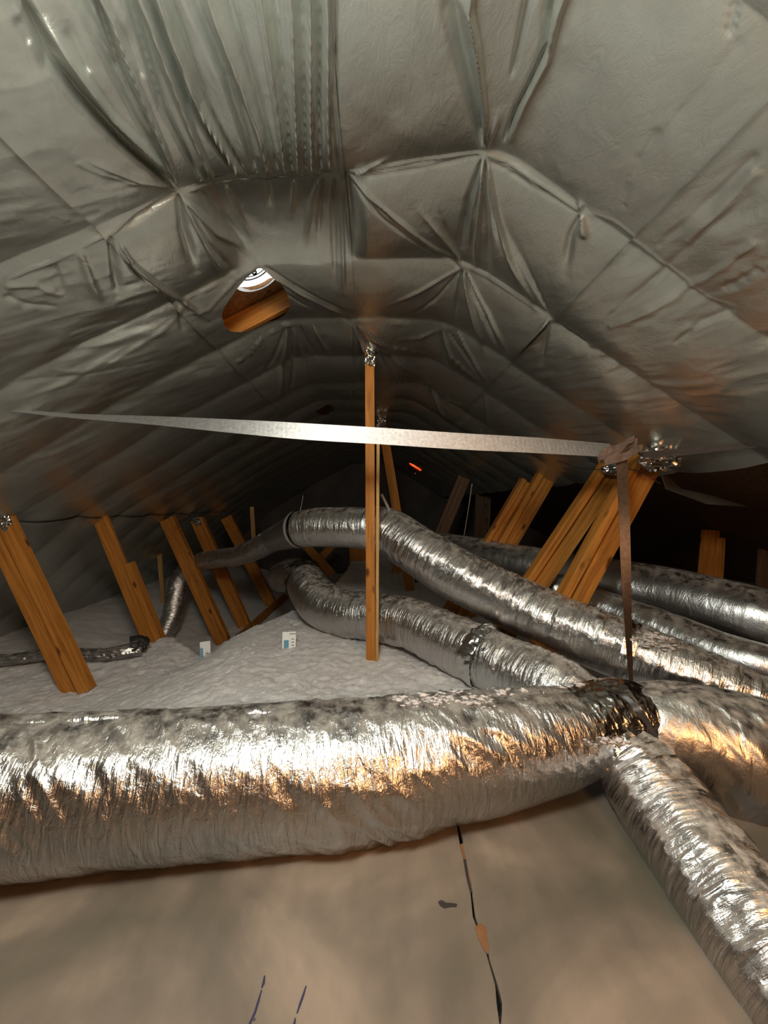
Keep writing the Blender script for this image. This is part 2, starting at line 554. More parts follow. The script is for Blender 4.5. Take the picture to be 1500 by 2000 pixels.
HOLES_PX = [
    [(505, 508), (520, 517), (542, 532), (558, 552), (566, 575), (563, 592), (552, 605), (535, 616), (521, 620),
     (508, 628), (494, 637), (470, 641), (445, 637), (431, 622), (426, 602), (430, 587), (440, 572), (455, 552), (475, 530)],
    [(612, 797), (625, 788), (640, 783), (651, 788), (652, 796), (641, 805), (628, 808)],
    [(798, 902), (826, 901), (828, 912), (820, 922), (806, 922), (797, 913)],
]
HOLES = [[ceil_hit(*p) for p in h] for h in HOLES_PX]


def polyline_disp(X, Y, D, pts, w, amp, mode):
    q = np.array(pts, float)
    m = 3.2 * w
    sel = np.where((X > q[:, 0].min() - m) & (X < q[:, 0].max() + m) & (Y > q[:, 1].min() - m) & (Y < q[:, 1].max() + m))[0]
    if len(sel) == 0:
        return
    x, y = X[sel], Y[sel]
    seg = np.hypot(*(q[1:] - q[:-1]).T)
    tot = seg.sum()
    best = np.full(len(sel), 1e9)
    bt = np.zeros(len(sel))
    acc = 0.0
    for i in range(len(seg)):
        a, b_ = q[i], q[i + 1]
        ab = b_ - a
        t = np.clip(((x - a[0]) * ab[0] + (y - a[1]) * ab[1]) / (seg[i] ** 2 + 1e-12), 0, 1)
        d = np.hypot(x - a[0] - t * ab[0], y - a[1] - t * ab[1])
        up = d < best
        best = np.where(up, d, best)
        bt = np.where(up, (acc + t * seg[i]) / tot, bt)
        acc += seg[i]
    if mode == 'g':
        ww = w * (0.30 + 0.85 * bt)
        aa = amp * 1.35 * smooth(0, 0.10, bt) * (1 - smooth(0.75, 1.0, bt))
    elif mode == 'f':
        amp = amp * 1.35
        ww = w * (0.28 + 0.95 * bt)
        aa = amp * smooth(0, 0.10, bt) * (1 - 0.85 * smooth(0.55, 1.0, bt))
    else:
        w, amp = w * 0.7, amp * 0.5
        ww = w * (0.85 + 0.3 * np.sin(bt * 19))
        aa = amp * smooth(-0.02, 0.06, bt) * (1 - smooth(0.94, 1.02, bt))
    g = np.exp(-np.abs(best / ww) ** 1.6)
    D[sel] += aa * g


def rafter_wobble(x):
    return np.interp(x, [-1.4, -0.6, -0.1, 0.42, 0.8, 1.3], [0.0, 0.065, 0.04, -0.07, -0.03, -0.02])


def ceil_disp(X, Y):
    D = np.zeros_like(X)
    r = np.array(RAFTERS)
    yy = Y - rafter_wobble(X) * np.exp(-((Y - 1.36) / 0.45) ** 2)
    idx = np.clip(np.searchsorted(r, yy) - 1, 0, len(r) - 2)
    t = np.clip((yy - r[idx]) / (r[idx + 1] - r[idx]), 0, 1)
    jit = 0.6 + 0.8 * vn2(idx * 3.7 + 0.5, X * 1.3, 5)
    # between the first two rafters left of the ridge the foil is blown up instead of sagging
    lift = smooth(-0.72, -0.58, X) * smooth(-0.02, -0.14, X) * (np.abs(yy - 1.625) < 0.27)
    D += (0.030 * jit - 0.085 * lift) * (4 * t * (1 - t)) ** 0.8
    # soft billows and crumples, stretched along each slope
    D += 0.030 * (fbm2(X * 2.2, Y * 2.2, 11, 3) - 0.45)
    left = smooth(-0.5, -1.1, X)
    right = smooth(0.6, 1.1, X)
    D += left * 0.016 * ridged(fbm2(X * 3.0 + Y * 1.5, Y * 9.0 - X * 3.0, 23, 3) * 1.1)
    D += right * 0.014 * ridged(fbm2(X * 12.0 + Y * 3, Y * 3.2 - X * 1.0, 31, 3) * 1.1)
    mid = 1 - np.maximum(left, right)
    D += mid * 0.006 * ridged(fbm2(X * 6.0, Y * 5.0, 37, 3))
    for k, (pts, w, a, mode) in enumerate(CREASE):
        g = 1.7 if k < 22 else 1.0
        q = [ceil_hit(*p) for p in pts]
        if k in (2, 3, 7):
            g = 0.6
        elif pts[-1][1] == -10 or k < 2:                # the long gathered folds run on behind the frame
            mode = 'g'
            q.append((q[-1][0] + 0.5 * (q[-1][0] - q[-2][0]), q[-1][1] - 0.25))
        polyline_disp(X, Y, D, q, w * (1.1 if k < 22 else 1), a * g, mode)
    return D


def inside(poly, x, y):
    c = np.zeros(x.shape, bool)
    n = len(poly)
    j = n - 1
    for i in range(n):
        xi, yi = poly[i]
        xj, yj = poly[j]
        cond = ((yi > y) != (yj > y)) & (x < (xj - xi) * (y - yi) / (yj - yi + 1e-15) + xi)
        c ^= cond
        j = i
    return c


def snap(poly, x, y):
    bx, by, bd = x.copy(), y.copy(), np.full(x.shape, 1e9)
    for i in range(len(poly)):
        a, b_ = np.array(poly[i]), np.array(poly[(i + 1) % len(poly)])
        ab = b_ - a
        t = np.clip(((x - a[0]) * ab[0] + (y - a[1]) * ab[1]) / (ab @ ab), 0, 1)
        qx, qy = a[0] + t * ab[0], a[1] + t * ab[1]
        d = np.hypot(x - qx, y - qy)
        up = d < bd
        bx, by, bd = np.where(up, qx, bx), np.where(up, qy, by), np.where(up, d, bd)
    return bx, by


def y_samples():
    ys = list(np.arange(-2.6, 0.70, 0.07))
    y = 0.70
    while y < 11.0:
        ys.append(y)
        y += min(max(0.0030, y * y * 0.0033), 0.036)
    ys.append(11.0)
    return np.array(ys)


def x_samples(a, b_):
    xs = [a]
    while xs[-1] < b_:
        x = xs[-1]
        s = 0.0052 if -1.02 < x < 0.62 else (0.008 if -1.7 < x < 1.6 else (0.016 if x > -3 else 0.05))
        xs.append(x + s)
    xs[-1] = b_
    return np.array(xs)


ceiling = bpy.data.objects.new('ceiling', None)
COL.objects.link(ceiling)
ceiling['kind'] = 'structure'
ceiling['label'] = 'silver grey radiant barrier foil stapled under the sloping roof'
YS = y_samples()


def foil_sheet(a, b_, off, curl_a, curl_b, label):
    xs = x_samples(a, b_)
    X, Y = np.meshgrid(xs, YS)
    sh = X.shape
    X, Y = X.ravel(), Y.ravel()
    keep_all = np.ones(len(X), bool)
    ins = np.zeros(len(X), bool)
    for hp in HOLES:
        i = inside(hp, X, Y)
        ins |= i
    i = np.arange(sh[0] * sh[1]).reshape(sh)
    F4 = np.stack([i[:-1, :-1], i[1:, :-1], i[1:, 1:], i[:-1, 1:]], -1).reshape(-1, 4)
    F4 = F4[~ins[F4].all(1)]
    U = np.stack([X, Y], 1)
    for hp in HOLES:
        ii = inside(hp, X, Y)
        if ii.any():
            X[ii], Y[ii] = snap(hp, X[ii], Y[ii])
    D = ceil_disp(X, Y) + off
    if curl_a:
        D += curl_a * np.exp(-np.abs(X - a) / 0.012) * (0.5 + vn2(Y * 4, Y * 0, 3))
    if curl_b:
        D += curl_b * np.exp(-np.abs(X - b_) / 0.012) * (0.5 + vn2(Y * 4, Y * 0, 4))
    z = base_z(X)
    e = 0.004
    s = (base_z(X + e) - base_z(X - e)) / (2 * e)
    nl = np.sqrt(1 + s * s)
    V = np.stack([X + D * s / nl, Y, CAMZ + z - D / nl], 1)
    used = np.zeros(len(X), bool)
    used[F4.ravel()] = True
    remap = np.cumsum(used) - 1
    o = mesh_obj('foil_sheet', V[used], remap[F4], M_BARRIER, ceiling, True, U[used])
    o['label'] = label
    return o


foil_sheet(-5.3, XP + 0.04, 0.010, 0, 0.0, 'lower grey foil hanging steeply to the left eave')
foil_sheet(XP, -0.945, 0.0, 0, 0, 'grey foil sheet on the left slope')
foil_sheet(-0.985, -0.10, 0.007, 0.005, 0, 'gathered grey foil sheet left of the ridge')
foil_sheet(-0.125, 0.915, 0.0, 0, 0.0, 'grey foil sheet right of the ridge')
foil_sheet(0.900, 2.02, 0.007, 0.006, 0, 'grey foil sheet on the right slope')

# ------------------------------------------------------------------ roof deck, walls, floor
def quad_slab(name, pts, mat, thick, parent=None):
    """flat slab from 4 corner points, thickened along its normal"""
    p = [Vector(q) for q in pts]
    n = (p[1] - p[0]).cross(p[3] - p[0]).normalized() * thick
    v = [*p, *[q + n for q in p]]
    f = [(0, 1, 2, 3), (7, 6, 5, 4), (0, 4, 5, 1), (1, 5, 6, 2), (2, 6, 7, 3), (3, 7, 4, 0)]
    return mesh_obj(name, [tuple(q) for q in v], f, mat, parent)


def struct(o, label):
    o['kind'] = 'structure'
    o['label'] = label
    return o


DECK = 0.17
apex = H + 0.33


def deckL(x):
    return H - SL * (XL - x) + DECK


roof = bpy.data.objects.new('roof_deck', None)
COL.objects.link(roof)
struct(roof, 'brown wooden roof deck above the foil')
zt = deckL(0.02)
VC = P(500, 553, 2.25)          # vent centre
VX, VY, VR = VC.x, 2.245, 0.145


def dz(x):
    return CAMZ + deckL(x)


def deck_with_hole(zf, x0, x1, vx, vy, vr, hw=0.35):
    """slope panels around one round cut-out; zf gives the deck height"""
    def strip(xa, xb, ya, yb):
        quad_slab('deck_panel', [(xa, ya, zf(xa)), (xb, ya, zf(xb)), (xb, yb, zf(xb)), (xa, yb, zf(xa))], M_DECK, 0.02, roof)
    strip(x0, vx - hw, -2.8, 11.4)
    strip(vx + hw, x1, -2.8, 11.4)
    strip(vx - hw, vx + hw, -2.8, vy - hw)
    strip(vx - hw, vx + hw, vy + hw, 11.4)
    nseg = 64
    vv, ff = [], []
    for k in range(nseg):
        a = 2 * math.pi * k / nseg
        c, s = math.cos(a), math.sin(a)
        m = max(abs(c), abs(s))
        for x, y in ((vx + c * vr, vy + s * vr), (vx + c / m * hw, vy + s / m * hw)):
            vv.append((x, y, zf(x)))
            vv.append((x, y, zf(x) + 0.02))
    for k in range(nseg):
        a, b_ = 4 * k, 4 * ((k + 1) % nseg)
        ff += [(a, a + 2, b_ + 2, b_), (a + 1, b_ + 1, b_ + 3, a + 3), (a, b_, b_ + 1, a + 1)]
    mesh_obj('deck_panel', vv, ff, M_DECK, roof)


deck_with_hole(dz, -5.6, 0.02, VX, VY, VR)
# right half: slope, then the bare deck down to the eave
zr = CAMZ + H + SR * XR + DECK
RVX = float(np.mean([p[0] for p in HOLES[2]])) + 0.11
RVY = float(np.mean([p[1] for p in HOLES[2]])) + 0.98


def dzr(x):
    return zr - SR * x


deck_with_hole(dzr, 0.0, 2.1, RVX, RVY, 0.16)
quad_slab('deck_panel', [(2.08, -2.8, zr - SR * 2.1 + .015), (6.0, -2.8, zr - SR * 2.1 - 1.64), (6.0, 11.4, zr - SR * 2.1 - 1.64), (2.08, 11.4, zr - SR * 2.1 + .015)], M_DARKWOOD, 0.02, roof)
# rafters that show through the vent hole
def box_bm(size, loc=(0, 0, 0), bev=0.0):
    bm = bmesh.new()
    bmesh.ops.create_cube(bm, size=1.0)
    bmesh.ops.scale(bm, vec=size, verts=bm.verts)
    if bev:
        bmesh.ops.bevel(bm, geom=bm.edges[:], offset=bev, segments=2, affect='EDGES', profile=0.5)
    bmesh.ops.translate(bm, vec=loc, verts=bm.verts)
    return bm


for yr in (1.89, 2.52):
    x0, x1 = -1.6, -0.05
    p0, p1 = Vector((x0, yr, dz(x0) - 0.075)), Vector((x1, yr, dz(x1) - 0.075))
    L = (p1 - p0).length
    o = bm_obj('rafter', box_bm((0.04, 0.12, L), (0, 0, 0), 0.004), M_WOOD, roof)
    zax = (p1 - p0).normalized()
    yax = Vector((0, 1, 0))
    mm = Matrix((yax.cross(zax).cross(Vector((0, 0, 0))) if False else yax, zax.cross(yax), zax)).transposed().to_4x4()
    o.matrix_world = Matrix.Translation((p0 + p1) / 2) @ mm

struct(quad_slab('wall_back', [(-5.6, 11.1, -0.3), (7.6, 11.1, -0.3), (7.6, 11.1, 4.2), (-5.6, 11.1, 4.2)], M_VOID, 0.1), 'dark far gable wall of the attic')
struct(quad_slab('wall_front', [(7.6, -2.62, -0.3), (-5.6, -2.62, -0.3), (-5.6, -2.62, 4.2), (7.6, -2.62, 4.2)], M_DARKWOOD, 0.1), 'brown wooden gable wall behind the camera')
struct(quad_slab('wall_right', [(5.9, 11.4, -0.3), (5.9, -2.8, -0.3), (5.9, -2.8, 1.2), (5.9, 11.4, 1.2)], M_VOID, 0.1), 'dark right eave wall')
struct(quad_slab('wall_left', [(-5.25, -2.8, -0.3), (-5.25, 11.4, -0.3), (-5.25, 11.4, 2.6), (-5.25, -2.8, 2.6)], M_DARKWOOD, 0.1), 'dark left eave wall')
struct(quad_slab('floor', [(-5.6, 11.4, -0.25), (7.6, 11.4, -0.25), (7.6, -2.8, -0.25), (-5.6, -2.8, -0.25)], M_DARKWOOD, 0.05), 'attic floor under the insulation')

# ------------------------------------------------------------------ blown insulation
EDGE_X = [-5.3, -3.5, -2.9, -2.35, -2.15, -1.9, -1.6, -1.3, -1.15, -0.95, -0.78, -0.62, -0.5, -0.4, 2.1]
EDGE_Y = [3.4, 3.5, 3.55, 3.75, 4.12, 3.85, 3.62, 3.75, 4.02, 4.35, 4.65, 5.2, 7.0, 11.5, 11.5]


def floor_z(X, Y):
    top = -1.20 - 0.22 * smooth(-0.9, -2.1, X) - 0.05 * smooth(1.2, 3.0, X)
    top = top + 0.02 * np.sin(X * 2.1 + 1) * np.sin(Y * 1.7) - 0.05 * smooth(5, 8, Y)
    top = top - 0.5 * smooth(2.0, 2.8, X)
    top = top - 0.11 * np.exp(-((X + 1.62) / 0.2) ** 2) * smooth(2.9, 3.5, Y)
    low = -1.98 + 0.42 * smooth(-2.4, -4.2, X)
    e = np.interp(X, EDGE_X, EDGE_Y) + 0.10 * (vn2(X * 4, X * 0 + 3.3, 9) - 0.5)
    k = smooth(0.0, 0.5, Y - e)
    low = np.minimum(low, top - 0.05)
    return top * (1 - k) + low * k


def insulation():
    xs = np.concatenate([np.arange(-5.2, -3.4, 0.05), np.arange(-3.4, 1.2, 0.0125), np.arange(1.2, 5.85, 0.06)])
    ys = [1.15]
    while ys[-1] < 10.95:
        ys.append(ys[-1] + min(0.0125 * max(1, (ys[-1] / 2.6) ** 1.6), 0.10))
    ys = np.concatenate([np.arange(-2.55, 1.15, 0.1), ys])
    X, Y = np.meshgrid(xs, ys)
    sh = X.shape
    X, Y = X.ravel(), Y.ravel()
    Z = floor_z(X, Y)
    Z += 0.06 * (fbm2(X * 2.6, Y * 2.6, 41, 3) - 0.45)
    Z += 0.026 * (vn2(X * 17 + 3 * vn2(X * 6, Y * 6, 3), Y * 17, 42) - 0.5) + 0.028 * (vn2(X * 38, Y * 38, 43) - 0.5)
    Z -= 0.10 * smooth(1.55, 1.2, Y) + 0.4 * smooth(0.6, 0.0, Y)
    i = np.arange(sh[0] * sh[1]).reshape(sh)
    F4 = np.stack([i[:-1, :-1], i[:-1, 1:], i[1:, 1:], i[1:, :-1]], -1).reshape(-1, 4)
    o = mesh_obj('blown_insulation', np.stack([X, Y, Z + CAMZ], 1), F4, M_INSUL, None, True)
    return tag(o, 'white blown loose-fill insulation heaped over the attic floor', 'insulation', kind='stuff')


insulation()

# front floor boards, cracked joint between them
JOINT = [PZ(x, y, -1.085) for x, y in ((893, 1600), (900, 1640), (906, 1680), (918, 1735), (926, 1790), (932, 1815), (950, 1850), (957, 1875), (968, 1925), (975, 1960), (978, 2010), (990, 2150))]
ZB = CAMZ - 1.085


def board(side, label):
    ys = [p.y for p in JOINT]
    line = [(p.x, p.y) for p in JOINT]
    line = [(line[0][0] - 0.03, 1.62)] + line + [(line[-1][0] + 0.06, -2.55)]
    g = 0.003
    bm = bmesh.new()
    if side < 0:
        pts = [(x - g + 0.003 * math.sin(y * 61), y) for x, y in line] + [(-4.2, -2.55), (-4.2, 0.2), (-2.6, 1.62)]
    else:
        pts = [(x + g + 0.004 * math.sin(y * 47 + 1), y) for x, y in line] + [(4.2, -2.55), (4.2, 0.2), (2.4, 1.62)]
    vs = [bm.verts.new((x, y, ZB)) for x, y in pts]
    f = bm.faces.new(vs)
    if f.normal.z < 0:
        f.normal_flip()
    r = bmesh.ops.extrude_face_region(bm, geom=[f])
    bmesh.ops.translate(bm, vec=(0, 0, -0.016), verts=[v for v in r['geom'] if isinstance(v, bmesh.types.BMVert)])
    bmesh.ops.recalc_face_normals(bm, faces=bm.faces[:])
    bmesh.ops.triangulate(bm, faces=bm.faces[:])
    o = bm_obj('floor_board', bm, M_BOARD)
    return tag(o, label, 'board')


board_left = board(-1, 'beige floor board left of the cracked joint in front of the big duct')
board_right = board(1, 'beige floor board right of the cracked joint under the branch duct')


def flat_patch(name, px, mat, zoff, parent, zrel=-1.085, th=0.0015):
    bm = bmesh.new()
    vs = []
    for p in px:
        q = PZ(p[0], p[1], zrel)
        vs.append(bm.verts.new((q.x, q.y, CAMZ + zrel + zoff)))
    f = bm.faces.new(vs)
    f.normal_update()
    if f.normal.z < 0:
        f.normal_flip()
    r = bmesh.ops.extrude_face_region(bm, geom=[f])
    bmesh.ops.translate(bm, vec=(0, 0, th), verts=[v for v in r['geom'] if isinstance(v, bmesh.types.BMVert)])
    bmesh.ops.recalc_face_normals(bm, faces=bm.faces[:])
    return bm_obj(name, bm, mat, parent)


def stroke(pts, w):
    """pixel outline of a pen stroke"""
    l, r = [], []
    for i, p in enumerate(pts):
        a = pts[max(0, i - 1)]
        b_ = pts[min(len(pts) - 1, i + 1)]
        d = Vector((b_[0] - a[0], b_[1] - a[1])).normalized()
        ww = w * (0.55 if i in (0, len(pts) - 1) else 1)
        l.append((p[0] - d.y * ww, p[1] + d.x * ww))
        r.append((p[0] + d.y * ww, p[1] - d.x * ww))
    return l + r[::-1]


for pts, w in (([(517, 1906), (515, 1920), (511, 1930)], 2.6), ([(511, 1934), (505, 1955), (498, 1978), (487, 2002), (478, 2025)], 2.2),
               ([(498, 1989), (496, 1995)], 2.4), ([(598, 1926), (592, 1945), (586, 1962), (580, 1980)], 2.2), ([(577, 1989), (574, 2004), (570, 2020)], 2.6)):
    flat_patch('ink_mark', stroke(pts, w), M_INK, 0.0003, board_left, th=0.0006)['label'] = 'dark blue marker stroke'
flat_patch('torn_spot', [(855, 1762), (862, 1758), (872, 1764), (882, 1764), (893, 1766), (892, 1772), (880, 1772), (868, 1775), (860, 1770)], M_DARK, 0.0003, board_left, th=0.0008)['label'] = 'small dark tear'
flat_patch('torn_spot', [(927, 1812), (938, 1804), (950, 1812), (955, 1850), (953, 1865), (944, 1855), (935, 1835)], M_RUST, 0.0008, board_right, th=0.001)['label'] = 'orange brown torn patch'
flat_patch('torn_spot', [(899, 1650), (904, 1648), (912, 1690), (922, 1728), (919, 1735), (910, 1705)], M_RUST, 0.0008, board_right, th=0.0008)['label'] = 'brown torn edge'
flat_patch('torn_spot', [(905, 1680), (910, 1679), (916, 1715), (923, 1745), (918, 1745), (910, 1712)], M_DARK, 0.0018, board_right, th=0.0006)['label'] = 'dark crack'

# ------------------------------------------------------------------ ducts
def catmull(pts, n):
    p = np.array(pts, float)
    p = np.vstack([2 * p[0] - p[1], p, 2 * p[-1] - p[-2]])
    out = []
    m = len(p) - 3
    for k in range(n):
        u = k / (n - 1) * m
        i = min(int(u), m - 1)
        t = u - i
        a, b_, c, d = p[i:i + 4]
        out.append(0.5 * ((2 * b_) + (-a + c) * t + (2 * a - 5 * b_ + 4 * c - d) * t * t + (-a + 3 * b_ - 3 * c + d) * t ** 3))
    return np.array(out)


def tube(name, pts, rad, mat, parent=None, rings=260, segs=96, wr=None, squash=1.0, cap=True):
    """pts world points, rad per point; wr(s, th, ring_fraction, r) gives the radial offset"""
    pr = catmull([(*p, r) for p, r in zip(pts, rad)], rings)
    c, r = pr[:, :3], pr[:, 3]
    s = np.concatenate([[0], np.cumsum(np.linalg.norm(c[1:] - c[:-1], axis=1))])
    # even spacing
    su = np.linspace(0, s[-1], rings)
    c = np.stack([np.interp(su, s, c[:, k]) for k in range(3)], 1)
    r = np.interp(su, s, r)
    s = su
    tan = np.gradient(c, axis=0)
    tan /= np.linalg.norm(tan, axis=1)[:, None]
    up = np.array([0, 0, 1.0])
    n0 = up - tan * (tan @ up)[:, None]
    n0 /= np.linalg.norm(n0, axis=1)[:, None]
    b0 = np.cross(tan, n0)
    th = np.linspace(0, 2 * np.pi, segs + 1)
    S, T = np.meshgrid(s, th, indexing='ij')
    Rr = np.repeat(r[:, None], segs + 1, 1)
    if wr is not None:
        Rr = Rr + wr(S, T, S / s[-1], Rr)
    Rr[:, -1] = Rr[:, 0]
    V = c[:, None, :] + Rr[..., None] * (np.cos(T)[..., None] * n0[:, None, :] * squash + np.sin(T)[..., None] * b0[:, None, :])
    uv = np.stack([S, T * np.mean(r)], -1).reshape(-1, 2)
    V = V.reshape(-1, 3)
    i = np.arange(rings * (segs + 1)).reshape(rings, segs + 1)
    F4 = np.stack([i[:-1, :-1], i[:-1, 1:], i[1:, 1:], i[1:, :-1]], -1).reshape(-1, 4)
    return mesh_obj(name, V, F4, mat, parent, True, uv)


def wr_flex(seed, amp=0.006, f=22.0, lump=0.010):
    def w(S, T, q, R):
        n = vn3(S * f, np.cos(T) * 1.6, np.sin(T) * 1.6, seed)
        n2 = vn3(S * f * 2.3 + 7, np.cos(T) * 3, np.sin(T) * 3, seed + 1)
        l = vn3(S * 3.5, np.cos(T) * 1.1, np.sin(T) * 1.1, seed + 2) - 0.5
        patch = 0.35 + 1.1 * smooth(0.35, 0.65, vn3(S * 2.5, np.cos(T) * 1.2, np.sin(T) * 1.2, seed + 5))
        return lump * l + amp * patch * (ridged(n) - 0.5) + 0.5 * amp * patch * (ridged(n2) - 0.5)
    return w


def wr_trunk(seed):
    def w(S, T, q, R):
        # long slanting folds of loose jacket plus upright crinkles
        sh = S - 0.16 * T
        l = vn3(S * 2.2, np.cos(T) * 1.2, np.sin(T) * 1.2, seed) - 0.5
        g = ridged(vn3(sh * 8.5, np.cos(T) * 1.5 + S * 1.2, np.sin(T) * 1.5, seed + 1))
        g2 = ridged(vn3(sh * 19, np.cos(T) * 2.4 + S * 3, np.sin(T) * 2.4, seed + 2))
        c = ridged(vn3(S * 60, np.cos(T) * 3, np.sin(T) * 3, seed + 3))
        patch = smooth(0.3, 0.65, vn3(S * 1.9 + 4, np.cos(T) * 1.6, np.sin(T) * 1.6, seed + 6))
        # pulled in towards the gathered end
        patch = patch * (1 - 0.75 * smooth(0.70, 0.85, q))
        return 0.014 * l + 0.016 * (g - 0.5) * (0.35 + patch) * (0.45 + 0.55 * smooth(0.93, 0.6, np.cos(T))) + 0.014 * (g2 - 0.5) * (0.2 + patch) + 0.0022 * (c - 0.5)
    return w


def wr_crumple(seed, amp=0.02):
    def w(S, T, q, R):
        a = ridged(vn3(S * 12, np.cos(T) * 3, np.sin(T) * 3, seed))
        b_ = ridged(vn3(S * 30, np.cos(T) * 6, np.sin(T) * 6, seed + 1))
        c = ridged(vn3(S * 60, np.cos(T) * 13, np.sin(T) * 13, seed + 2))
        return amp * (a - 0.5) + amp * 0.6 * (b_ - 0.5) + amp * 0.35 * (c - 0.5)
    return w


# big front duct
main = thing('supply_duct', P(600, 1620, 1.25), 'big wrinkled silver foil duct lying across the foreground floor', 'duct')
d1 = [P(-420, 1560, 1.08), P(-180, 1562, 1.12), P(0, 1546, 1.175), P(250, 1529, 1.235), P(500, 1512, 1.28), P(700, 1497, 1.32), P(900, 1470, 1.38), P(1040, 1446, 1.43), P(1140, 1425, 1.47), P(1200, 1412, 1.49)]
adopt(tube('jacket', d1, [.205, .208, .21, .21, .21, .21, .20, .185, .155, .135], M_TRUNK, None, 520, 190, wr_trunk(61)), main)

# right continuation of the trunk
rt = thing('supply_duct', P(1420, 1560, 1.2), 'large dark-reflecting foil duct at the right edge beside the tape-wrapped junction', 'duct')
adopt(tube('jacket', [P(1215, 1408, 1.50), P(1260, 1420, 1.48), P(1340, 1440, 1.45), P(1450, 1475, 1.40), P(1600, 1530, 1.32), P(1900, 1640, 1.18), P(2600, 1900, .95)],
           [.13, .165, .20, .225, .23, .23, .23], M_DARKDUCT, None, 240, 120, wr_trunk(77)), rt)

# junction
jn = thing('duct_junction', P(1205, 1480, 1.48), 'crumpled foil tape junction where the three front ducts meet', 'duct joint')
adopt(tube('tape_sleeve', [P(1120, 1428, 1.45), P(1170, 1416, 1.475), P(1215, 1408, 1.49), P(1262, 1415, 1.485)], [.150, .152, .150, .135], M_TAPE, None, 120, 130, wr_crumple(81, 0.012)), jn)
adopt(tube('branch_collar', [P(1175, 1425, 1.44), P(1200, 1455, 1.40), P(1225, 1490, 1.36)], [.10, .115, .125], M_TAPE, None, 70, 90, wr_crumple(85, 0.012)), jn)


def ribbon(name, pts, wdir, widths, mat, parent=None, n=80, th=0.0012, wob=0.0):
    """flat strap along pts; wdir a list of width directions"""
    c = catmull([(*p, *w, ww) for p, w, ww in zip(pts, wdir, widths)], n)
    V, Fc = [], []
    for k in range(n):
        p = Vector(c[k, :3])
        w = Vector(c[k, 3:6]).normalized() * c[k, 6] * 0.5
        t = Vector(c[min(k + 1, n - 1), :3]) - Vector(c[max(k - 1, 0), :3])
        nn = t.cross(w).normalized()
        p = p + nn * wob * math.sin(k * 0.37)
        V += [p - w - nn * th, p + w - nn * th, p + w + nn * th, p - w + nn * th]
    for k in range(n - 1):
        a, b_ = 4 * k, 4 * k + 4
        for i in range(4):
            j = (i + 1) % 4
            Fc.append((a + i, a + j, b_ + j, b_ + i))
    Fc += [(3, 2, 1, 0), (4 * n - 4, 4 * n - 3, 4 * n - 2, 4 * n - 1)]
    return mesh_obj(name, [tuple(v) for v in V], Fc, mat, parent)


def on_px(pts, y):
    return [P(x, yy, y) for x, yy in pts]


Xv, Yv, Zv = Vector((1, 0, 0)), Vector((0, 1, 0)), Vector((0, 0, 1))

# branch duct towards the camera
br = thing('branch_duct', P(1330, 1700, 1.1), 'silver foil flex duct bending toward the bottom right corner', 'duct')
adopt(tube('jacket', [P(1195, 1452, 1.42), P(1245, 1505, 1.33), P(1310, 1600, 1.19), P(1390, 1708, 1.03), P(1470, 1815, .91), P(1560, 1940, .80), P(1700, 2140, .67)],
           [.10, .137, .14, .14, .14, .14, .14], M_DUCT, None, 360, 120, wr_flex(91, 0.010, 26.0, 0.012)), br)

# middle duct descending from the post
mid = thing('flex_duct', P(900, 1180, 3.0), 'long silver flex duct sloping down from the post to the junction', 'duct')
adopt(tube('jacket', [P(715, 1030, 3.42), P(760, 1040, 3.36), P(820, 1078, 3.15), P(900, 1126, 2.92), P(1000, 1176, 2.70), P(1100, 1222, 2.45), P(1200, 1262, 2.25), P(1300, 1300, 2.08), P(1390, 1330, 1.95), P(1470, 1362, 1.85), P(1620, 1420, 1.7), P(2000, 1530, 1.42)],
           [.19, .20, .20, .195, .19, .185, .175, .16, .14, .125, .12, .12], M_DUCT, None, 420, 110, wr_flex(101, 0.010, 24.0, 0.016)), mid)
adopt(tube('tape_band', [P(1215, 1268, 2.22), P(1240, 1277, 2.18)], [.182, .176], M_TAPE, None, 30, 80, wr_crumple(105, 0.008)), mid)

# low duct on the insulation
low = thing('flex_duct', P(800, 1270, 3.2), 'bent silver flex duct resting on the white insulation behind the post', 'duct')
adopt(tube('jacket', [P(592, 1128, 4.25), P(604, 1148, 4.05), P(630, 1180, 3.75), P(675, 1198, 3.52), P(730, 1203, 3.36), P(800, 1216, 3.12), P(870, 1248, 2.83), P(940, 1280, 2.58), P(1010, 1312, 2.35), P(1090, 1350, 2.12), P(1190, 1410, 1.9)],
           [.20, .21, .215, .205, .20, .20, .20, .195, .19, .18, .15], M_DUCT, None, 400, 110, wr_flex(111, 0.011, 24.0, 0.018)), low)
adopt(tube('tape_band', [P(935, 1276, 2.60), P(944, 1281, 2.565), P(955, 1287, 2.53)], [.200, .206, .199], M_TAPE, None, 40, 110, wr_crumple(115, 0.022)), low)
adopt(tube('tape_band', [P(590, 1126, 4.28), P(597, 1139, 4.14)], [.214, .216], M_TAPE, None, 24, 90, wr_crumple(117, 0.02)), low)
adopt(tube('plenum_end', [P(548, 1128, 4.75), P(570, 1122, 4.5), P(592, 1128, 4.25)], [.17, .185, .195], M_DARKDUCT, None, 60, 70, wr_crumple(119, 0.01)), low)

